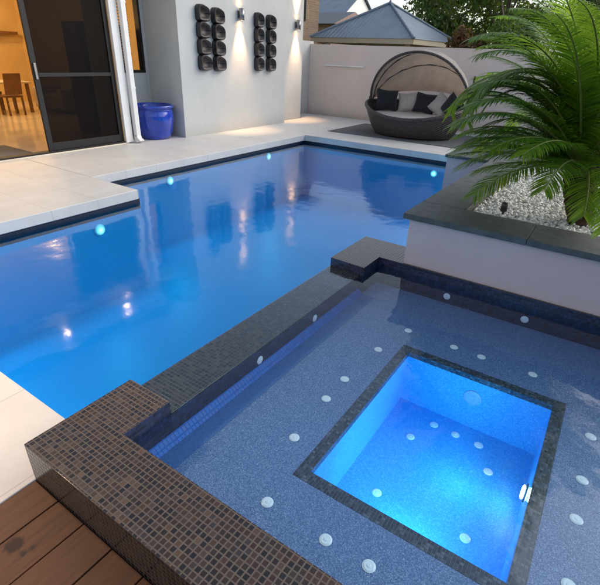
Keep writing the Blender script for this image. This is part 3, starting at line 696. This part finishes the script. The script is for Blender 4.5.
# wall sculptures: four columns of four scooped pods
def column(y0, y1, z0, z1, label):
    t = thing('wall_sculpture', label, 'sculpture', (WX, (y0+y1)/2, z0), 0, 'dark pod sculptures on the white wall')
    W, Hh = (y1-y0), (z1-z0)/4
    for k in range(4):
        b = MB(); n, mm = 18, 8; cz = Hh*(k+.5); rows = []
        def outline(a, s):
            ca, sa = math.cos(a), math.sin(a); q = 4.5
            r = 1/((abs(ca)**q + abs(sa)**q)**(1/q)); y = r*ca*W/2*.98*s; z = r*sa*Hh/2*1.0*s
            if y < 0 and z > 0: z *= 1.06
            if y > 0 and z > 0: z -= .35*y*s          # top lip slopes down to the right
            return y, z
        for i in range(mm+1):      # outer shell from the wall outwards
            f = i/mm; s = 1 - .16*f**2; d = .125*math.sin(f*PI/2)
            rows.append([(d, outline(2*PI*j/28, s)[0] - .05*W*f, cz + outline(2*PI*j/28, s)[1] + .03*f*Hh) for j in range(28)])
        b.grid(rows, True)
        lip = rows[-1]; rows2 = [lip]
        for s, d in ((.86, .118), (.70, .07), (.35, .045), (.04, .04)):
            cy = sum(p[1] for p in lip)/28; cc = sum(p[2] for p in lip)/28
            rows2.append([(d, cy + (p[1]-cy)*s, cc + (p[2]-cc)*s) for p in lip])
        b.grid(rows2, True, mi=1); b.build('pod', [M['pod'], M['podin']], t)
column(7.69, 8.06, 1.31, 2.52, 'leftmost column of four dark ceramic pods on the white wall')
column(8.14, 8.50, 1.30, 2.50, 'dark pod column just left of the light between the sculptures')
column(9.56, 9.86, 1.30, 2.52, 'dark pod column just right of the light between the sculptures')
column(10.02, 10.34, 1.29, 2.51, 'rightmost column of four dark ceramic pods on the white wall')
# recessed eave lights, mirrored in the pool
for y, lab in ((3.75, 'recessed eave downlight over the open doorway'), (5.15, 'recessed eave downlight over the dark screen door')):
    t = thing('eave_light', lab, 'light', (-7.80, y, 2.95), 0, 'recessed lights under the house eave')
    b = MB(); disc(b, (0, 0, 0), (0, 0, -1), .07, .006); b.build('trim', M['steel'], t)
    b = MB(); disc(b, (0, 0, -.0145), (0, 0, -1), .052, .004); b.build('lens', M['warmlens2'], t)
    l = lamp_at('eave_lamp', 'SPOT', (0, 0, -.04), 6, (1, .68, .42), t, shadow_soft_size=.05, spot_size=R_(110), spot_blend=.7); aim(l, (.1, 0, -1))
# room lights
for x, y in ((-10.6, 2.0), (-13.2, 4.2), (-12.8, 6.4), (-15.2, 6.6)):
    t = thing('ceiling_light', 'round warm ceiling light inside the dining room', 'light', (x, y, 2.96), 0, 'ceiling lights in the dining room')
    b = MB(); disc(b, (0, 0, 0), (0, 0, -1), .09, .01); b.build('trim', M['steel'], t)
    b = MB(); disc(b, (0, 0, -.022), (0, 0, -1), .065, .004); b.build('lens', M['warmlens'], t)
    lamp_at('room_lamp', 'POINT', (0, 0, -.18), 36, (1, .62, .26), t, shadow_soft_size=.07)
# dining furniture
t = thing('dining_table', 'pale dining table seen through the open doorway', 'table', (-14.0, 6.1, .012))
b = MB(); b.box(-.5, .5, -1.0, 1.0, .73, .77); b.build('table_top', M['cream'], t, bevel=.006)
for sx in (-1, 1):
    for sy in (-1, 1):
        b = MB(); b.box(sx*.42-.035, sx*.42+.035, sy*.9-.035, sy*.9+.035, 0, .73); b.build('leg', M['wood'], t)
def chair(label, x, y, rz):
    t = thing('dining_chair', label, 'chair', (x, y, .012), rz, 'chairs at the dining table')
    b = MB(); b.box(-.22, .22, -.22, .22, .43, .48); b.build('seat', M['wood'], t, bevel=.01)
    b = MB(); rows = [[(-.21, .19+.10*k/5, .50+.10*k), (.21, .19+.10*k/5, .50+.10*k)] for k in range(6)]
    r2 = [[(p[0], p[1]+.03, p[2]) for p in r] for r in rows]; b.grid(rows); b.grid([r[::-1] for r in r2]); b.grid([[r[0] for r in rows], [r[0] for r in r2]]); b.grid([[r[1] for r in r2], [r[1] for r in rows]]); b.grid([rows[-1], r2[-1]])
    b.build('backrest', M['wood'], t)
    for sx in (-1, 1):
        for sy in (-1, 1):
            b = MB(); b.box(sx*.19-.02, sx*.19+.02, sy*.19-.02, sy*.19+.02, 0, .43); b.build('leg', M['wood'], t)
chair('dark dining chair at the near side of the pale table, nearer the doorway', -13.35, 5.5, R_(-90))
chair('dark dining chair at the near side of the pale table, further from the doorway', -13.35, 6.4, R_(-90))
chair('dark dining chair on the far side of the pale table by the cream sofa', -14.65, 6.5, R_(90))
t = thing('sofa', 'cream sofa standing beside the dining table in the lit room', 'sofa', (-13.4, 7.75, .012))
b = MB(); b.box(-.5, .5, -.35, .35, .08, .44); b.build('seat', M['cream'], t, bevel=.03)
b = MB(); b.box(-.5, .5, .352, .58, .08, .86); b.build('backrest', M['cream'], t, bevel=.03)
for sx in (-1, 1):
    b = MB(); b.box(sx*.6-.095, sx*.6+.095, -.35, .58, .08, .62); b.build('armrest', M['cream'], t, bevel=.03)
    b = MB(); b.box(sx*.6-.08, sx*.6+.08, -.3, -.2, 0, .08); b.build('leg', M['wood'], t)
b = MB(); b.box(-9.3, -8.35, 2.6, 4.15, .0135, .024); tag(b.build('door_mat', M['mat'], bevel=.003), 'dark mat on the pale floor just inside the open doorway', 'mat')
t = thing('pendant_lamp', 'warm pendant lamp hanging over the pale dining table', 'lamp', (-14.0, 5.75, 2.96))
b = MB(); b.tube([(0,0,0), (0,0,-.95)], .008, 6); b.build('cord', M['black'], t)
b = MB(); b.lathe([(.05,-.93), (.12,-.96), (.24,-1.12), (.26,-1.20), (.255,-1.20), (.11,-.98)], n=28, caps=False); b.build('lamp_shade', M['cream'], t)
b = MB(); b.lathe([(.005,-1.03), (.05,-1.06), (.06,-1.10), (.04,-1.15), (.004,-1.165)], n=16); b.build('bulb', M['warmlens'], t)
lamp_at('pendant_light', 'POINT', (0, 0, -1.24), 10, (1, .66, .30), t, shadow_soft_size=.06)
t = thing('wall_shelf', 'long dark shelf on the ochre wall of the lit room', 'shelf', (-16.4, 6.2, 1.95))
b = MB(); b.box(.002, .26, -2.2, 2.2, -.04, .04); b.build('board', M['wood'], t, bevel=.004)
for y in (-1.6, 0, 1.6):
    b = MB(); b.box(.002, .2, y-.02, y+.02, -.16, -.042); b.build('bracket', M['black'], t)
t = thing('dark_cabinet', 'dark cabinet behind the dark screen door', 'cabinet', (-9.6, 6.6, .012))
b = MB(); b.box(-.3, .3, -.55, .55, 0, 2.1); b.build('carcass', M['wood'], t, bevel=.005)
for s in (-1, 1):
    b = MB(); b.box(.302, .32, s*.275-.265, s*.275+.265, .06, 2.04); d = b.build('door', M['wood'], t, bevel=.004)
    b = MB(); b.box(.321, .345, s*.05-.01, s*.05+.01, .95, 1.15); b.build('handle', M['steel'], d)

# ------------------------------------------------------------------ blue pot
t = thing('plant_pot', 'glossy cobalt blue pot in the recess beside the downpipe', 'pot', (-8.22, 6.74, .0))
b = MB(); b.lathe([(.24,.0), (.30,.005), (.345,.10), (.385,.26), (.405,.42), (.395,.54), (.375,.585), (.40,.60), (.425,.625), (.425,.655), (.405,.668), (.375,.66), (.36,.60), (.36,.52)], n=56, caps=False); b.build('body', M['pot'], t)
b = MB(); b.lathe([(.363,.53), (.2,.545), (.01,.55)], n=40, caps=False); b.build('soil', M['soil'], t)

# ------------------------------------------------------------------ neighbours
def quad_roof(mb, pts_eave, apex):
    n = len(pts_eave)
    for i in range(n):
        a, c = Vector(pts_eave[i]), Vector(pts_eave[(i+1) % n]); ap = Vector(apex); L = (c-a).length; mid = (a+c)/2; hh = (ap-mid).length
        mb.face([a, c, ap], uv=[(0, 0), (L, 0), (L/2, hh)])
g = thing('pavilion', 'pavilion with blue grey pyramid roof behind the boundary wall', 'pavilion', (-9.0, 19.6, 0), R_(45+25+17))
s = 2.25; ze, za = 2.33, 3.62
ev = [(-s,-s,ze), (s,-s,ze), (s,s,ze), (-s,s,ze)]
b = MB(); quad_roof(b, ev, (0, 0, za)); b.face(ev[::-1]); b.build('roof', M['roofblue'], g)
b = MB()
for e_ in ev: b.tube([Vector(e_)+Vector((0,0,.02)), (0, 0, za+.03)], .045, 8)
b.build('hip_capping', M['roofblue'], g)
b = MB(); b.lathe([(.06, za), (.05, za+.08), (.02, za+.10), (.045, za+.16), (.01, za+.26)], n=14); b.build('finial', M['roofblue'], g)
b = MB(); q = s-.06
for a in ((-q, q, -q-.03, -q), (-q, q, q, q+.03), (-q-.03, -q, -q, q), (q, q+.03, -q, q)): b.box(a[0], a[1], a[2], a[3], ze-.17, ze-.004)
b.build('fascia', M['fascia'], g)
for sx in (-1, 1):
    for sy in (-1, 1):
        b = MB(); b.box(sx*1.85-.07, sx*1.85+.07, sy*1.85-.07, sy*1.85+.07, -.04, ze-.01); b.build('post', M['fascia'], g)

nh = thing('brick_house', 'tan brick house rising behind the white house corner', 'house', (-15.5, 17.0, 0))
b = MB(); b.box(-2.8, 2.8, -3.1, 3.2, -.04, 4.8); b.build('wall', M['brick'], nh)
b = MB(); b.box(2.802, 2.84, 1.45, 2.10, 3.0, 4.2); w_ = b.build('window', M['black'], nh)
b = MB(); b.face([(2.843, 1.50, 3.05), (2.843, 2.05, 3.05), (2.843, 2.05, 4.15), (2.843, 1.50, 4.15)]); b.build('pane', M['clear'], w_)
b = MB(); ev = [(-3.3,-3.6,4.8), (3.3,-3.6,4.8), (3.3,3.7,4.8), (-3.3,3.7,4.8)]; quad_roof(b, ev, (0, 0, 6.6)); b.face(ev[::-1]); b.build('roof', M['roofdark'], nh)
nr = thing('red_roofed_house', 'far house with dark red gable roof behind the pavilion', 'house', (-17.0, 27.5, 0))
b = MB(); b.box(-2.4, 1.6, -1.6, 2.5, -.04, 3.3); b.build('wall', M['brick'], nr)
b = MB(); b.face([(-2.8,-2,3.3), (2.0,-2,3.3), (2.0,.4,4.05), (-2.8,.4,4.05)], mi=1); b.face([(2.0,3,3.3), (-2.8,3,3.3), (-2.8,.4,4.05), (2.0,.4,4.05)], mi=1); b.face([(2.0,-2,3.3), (2.0,3,3.3), (2.0,.4,4.05)]); b.face([(-2.8,3,3.3), (-2.8,-2,3.3), (-2.8,.4,4.05)]); b.build('roof', [M['roofred'], M['roofdark']], nr)
nw = thing('white_house', 'far white gabled house beyond the pavilion roof', 'house', (-22.9, 36, 0))
b = MB(); b.box(-3, 3.4, -2, 4, -.04, 4.2); b.face([(3.4,-2,4.2), (3.4,4,4.2), (3.4,1,6.0)]); b.face([(-3,4,4.2), (-3,-2,4.2), (-3,1,6.0)]); b.build('wall', M['white'], nw)
b = MB(); b.face([(-3.2,-2.3,4.1), (3.6,-2.3,4.1), (3.6,1,6.1), (-3.2,1,6.1)]); b.face([(3.6,4.3,4.1), (-3.2,4.3,4.1), (-3.2,1,6.1), (3.6,1,6.1)]); b.build('roof', M['roofblue'], nw)
for x in (-1.6, 1.4):
    b = MB(); b.box(x-.45, x+.45, -2.04, -2.002, 2.2, 3.5); f = b.build('window', M['black'], nw)

# ------------------------------------------------------------------ trees
def tree(name, label, x, y, h, r, mat, nl, ls, seed, low=.35, grp='trees beyond the boundary wall', lumps=11):
    rnd = random.Random(seed); t = thing(name, label, 'tree', (x, y, -.04), 0, grp)
    tr = MB(); top = Vector((rnd.uniform(-.4, .4), rnd.uniform(-.4, .4), h*.72))
    tr.tube([Vector((0,0,0)), top*.35 + Vector((.1, 0, 0)), top*.7, top], [.05*h*.5, .038*h*.5, .026*h*.5, .01*h*.5], 9)
    cl = []
    for k in range(lumps):
        a = k*2.4 + rnd.uniform(-.4, .4); zz = h*(low + (1-low)*(.10 + .78*rnd.random())); rr = r*(.30 + .55*rnd.random())*(1.15 - .75*abs(zz/h - .62))
        c = Vector((math.cos(a)*rr, math.sin(a)*rr, zz)); cl.append((c, r*rnd.uniform(.26, .46)))
        st = top*min(.9, max(.25, (zz/h)*.75)); tr.tube([st, st.lerp(c, .55) + Vector((0,0,.1)), c], [.013*h*.5, .009*h*.5, .003*h*.5], 6)
    tr.build('trunk', M['bark'], t)
    m = MB()
    for i in range(nl):
        c, R = cl[i % lumps]; d = Vector((rnd.gauss(0,1), rnd.gauss(0,1), rnd.gauss(0,1))).normalized(); q = R*(rnd.random()**.45)
        p = c + Vector((d.x, d.y, d.z*.72))*q*(1 + .35*noise.noise(c + d*2))
        nrm = (d + Vector((rnd.uniform(-1,1), rnd.uniform(-1,1), rnd.uniform(-.3,1.2)))).normalized(); a = nrm.orthogonal().normalized(); a = (Matrix.Rotation(rnd.uniform(0, 6.3), 3, nrm) @ a); b2 = nrm.cross(a)
        s1 = ls*rnd.uniform(.6, 1.2); s2 = s1*.42
        m.face([p - a*s1, p + b2*s2, p + a*s1, p - b2*s2])
    m.build('crown', mat, t); return t
tree('tree', 'tall dusky green tree right of the pavilion roof', -9.2, 26.5, 7.2, 3.0, M['treeA'], 9000, .14, 11)
tree('tree', 'broad dark tree standing behind the palm fronds', -5.6, 24.5, 7.0, 3.2, M['treeB'], 9000, .14, 12)
tree('tree', 'leafy mid green tree at far right beyond the boundary wall', -1.2, 23, 7.5, 3.2, M['treeA'], 8000, .14, 13)
tree('tree', 'large tree at far right hidden behind the palm', 3.6, 22, 8, 3.4, M['treeB'], 7000, .15, 14)
tree('tree', 'small distant tree above the white gabled house', -24.6, 44, 8.2, 2.6, M['treeB'], 4000, .22, 15)
def shrub(label, x, y, h, r, mat, seed, nl=2600, ls=.075):
    rnd = random.Random(seed); t = thing('shrub', label, 'shrub', (x, y, -.04), 0, 'shrubs behind the boundary wall')
    st = MB(); cl = []
    for k in range(8):
        a = k*2.4; c = Vector((math.cos(a)*r*.55, math.sin(a)*r*.55, h*(.62 + .30*rnd.random()))); cl.append(c); st.tube([(0,0,0), c*.5 + Vector((0,0,.1)), c], [.03, .02, .006], 6)
    st.build('stem', M['bark'], t); m = MB()
    for i in range(nl):
        c = cl[i % 8]; d = Vector((rnd.gauss(0,1), rnd.gauss(0,1), rnd.gauss(0,1))).normalized(); p = c + d*(r*.5*rnd.random()**.5)
        nrm = (d + Vector((rnd.uniform(-1,1), rnd.uniform(-1,1), rnd.uniform(-.5,1)))).normalized(); a = nrm.orthogonal().normalized(); a = Matrix.Rotation(rnd.uniform(0,6.3), 3, nrm) @ a; b2 = nrm.cross(a); s1 = ls*rnd.uniform(.6, 1.2)
        m.face([p - a*s1, p + b2*s1*.4, p + a*s1, p - b2*s1*.4])
    m.build('foliage', mat, t)
shrub('reddish leaved shrub peeping over the boundary wall', -4.3, 15.0, 2.7, .62, M['redleaf'], 3)
shrub('green leaved shrub over the boundary wall right of the reddish one', -3.2, 15.1, 2.9, .8, M['treeB'], 4)
shrub('dark green shrub over the boundary wall hidden behind palm fronds', -1.7, 15.2, 3.0, .9, M['treeA'], 5)

# ------------------------------------------------------------------ lamp that warms the near paving
t = thing('lamp_post', 'dark garden lamp post with warm head standing on the near paving', 'lamp', (-3.15, .58, 0))
b = MB(); b.lathe([(.10, 0), (.10, .02), (.035, .03), (.028, 2.1), (.028, 2.3)], n=18); b.build('post', M['darkmetal'], t)
b = MB(); b.lathe([(.03, 2.28), (.16, 2.32), (.17, 2.36), (.03, 2.44), (.005, 2.46)], n=24); b.build('hood', M['darkmetal'], t)
b = MB(); disc(b, (0, 0, 2.279), (0, 0, -1), .11, .006); b.build('lens', M['warmlens2'], t)
l = lamp_at('post_lamp', 'SPOT', (0, 0, 2.20), 95, (1, .66, .38), t, shadow_soft_size=.10, spot_size=R_(130), spot_blend=.6); aim(l, (.5, -.15, -1))

# ------------------------------------------------------------------ world, sun, camera
W = bpy.data.worlds.new('World'); S.world = W; W.use_nodes = True; nt = W.node_tree; nt.nodes.clear()
sky = nt.nodes.new('ShaderNodeTexSky'); sky.sky_type = 'NISHITA'; sky.sun_disc = False
EL, AZ = R_(30), R_(38)
sky.sun_elevation = EL; sky.sun_rotation = AZ; sky.altitude = 50; sky.air_density = 1.0; sky.dust_density = 2.5; sky.ozone_density = 1.2
bg = nt.nodes.new('ShaderNodeBackground'); bg.inputs[1].default_value = .12
ow = nt.nodes.new('ShaderNodeOutputWorld'); hs_ = nt.nodes.new('ShaderNodeHueSaturation'); hs_.inputs['Saturation'].default_value = .62   # thin overcast
nt.links.new(sky.outputs[0], hs_.inputs['Color']); nt.links.new(hs_.outputs[0], bg.inputs[0]); nt.links.new(bg.outputs[0], ow.inputs[0])
sl = bpy.data.lights.new('sun', 'SUN'); sl.energy = .6; sl.angle = R_(64); sl.color = (1, .93, .84)
so = bpy.data.objects.new('sun', sl); COL.objects.link(so)
sd = Vector((math.sin(AZ)*math.cos(EL), math.cos(AZ)*math.cos(EL), math.sin(EL))); aim(so, -sd)

cam = bpy.data.cameras.new('camera'); co = bpy.data.objects.new('camera', cam); COL.objects.link(co); S.camera = co
F, YAW, PIT, ROL = 453.14, R_(-32.94), R_(27.69), R_(2.40)
cy, sy, cp, sp = math.cos(YAW), math.sin(YAW), math.cos(PIT), math.sin(PIT)
fwd = Vector((sy*cp, cy*cp, -sp)); right = Vector((cy, -sy, 0)); up = right.cross(fwd)
r2 = right*math.cos(ROL) + up*math.sin(ROL); u2 = -right*math.sin(ROL) + up*math.cos(ROL)
mx = Matrix((r2, u2, -fwd)).transposed().to_4x4(); mx.translation = Vector((0, 0, 1.7)); co.matrix_world = mx
cam.sensor_fit = 'HORIZONTAL'; cam.sensor_width = 36; cam.lens = 36*F/600; cam.clip_start = .05; cam.clip_end = 2000

vs = S.view_settings; vs.view_transform = 'Standard'; vs.look = 'None'; vs.exposure = 1.0; vs.gamma = 1; vs.use_curve_mapping = False
S.display_settings.display_device = 'sRGB'
cyc = S.cycles
cyc.max_bounces = 10; cyc.transparent_max_bounces = 16; cyc.glossy_bounces = 5; cyc.diffuse_bounces = 4; cyc.sample_clamp_indirect = 4; cyc.caustics_reflective = False; cyc.caustics_refractive = False
cyc.use_denoising = True
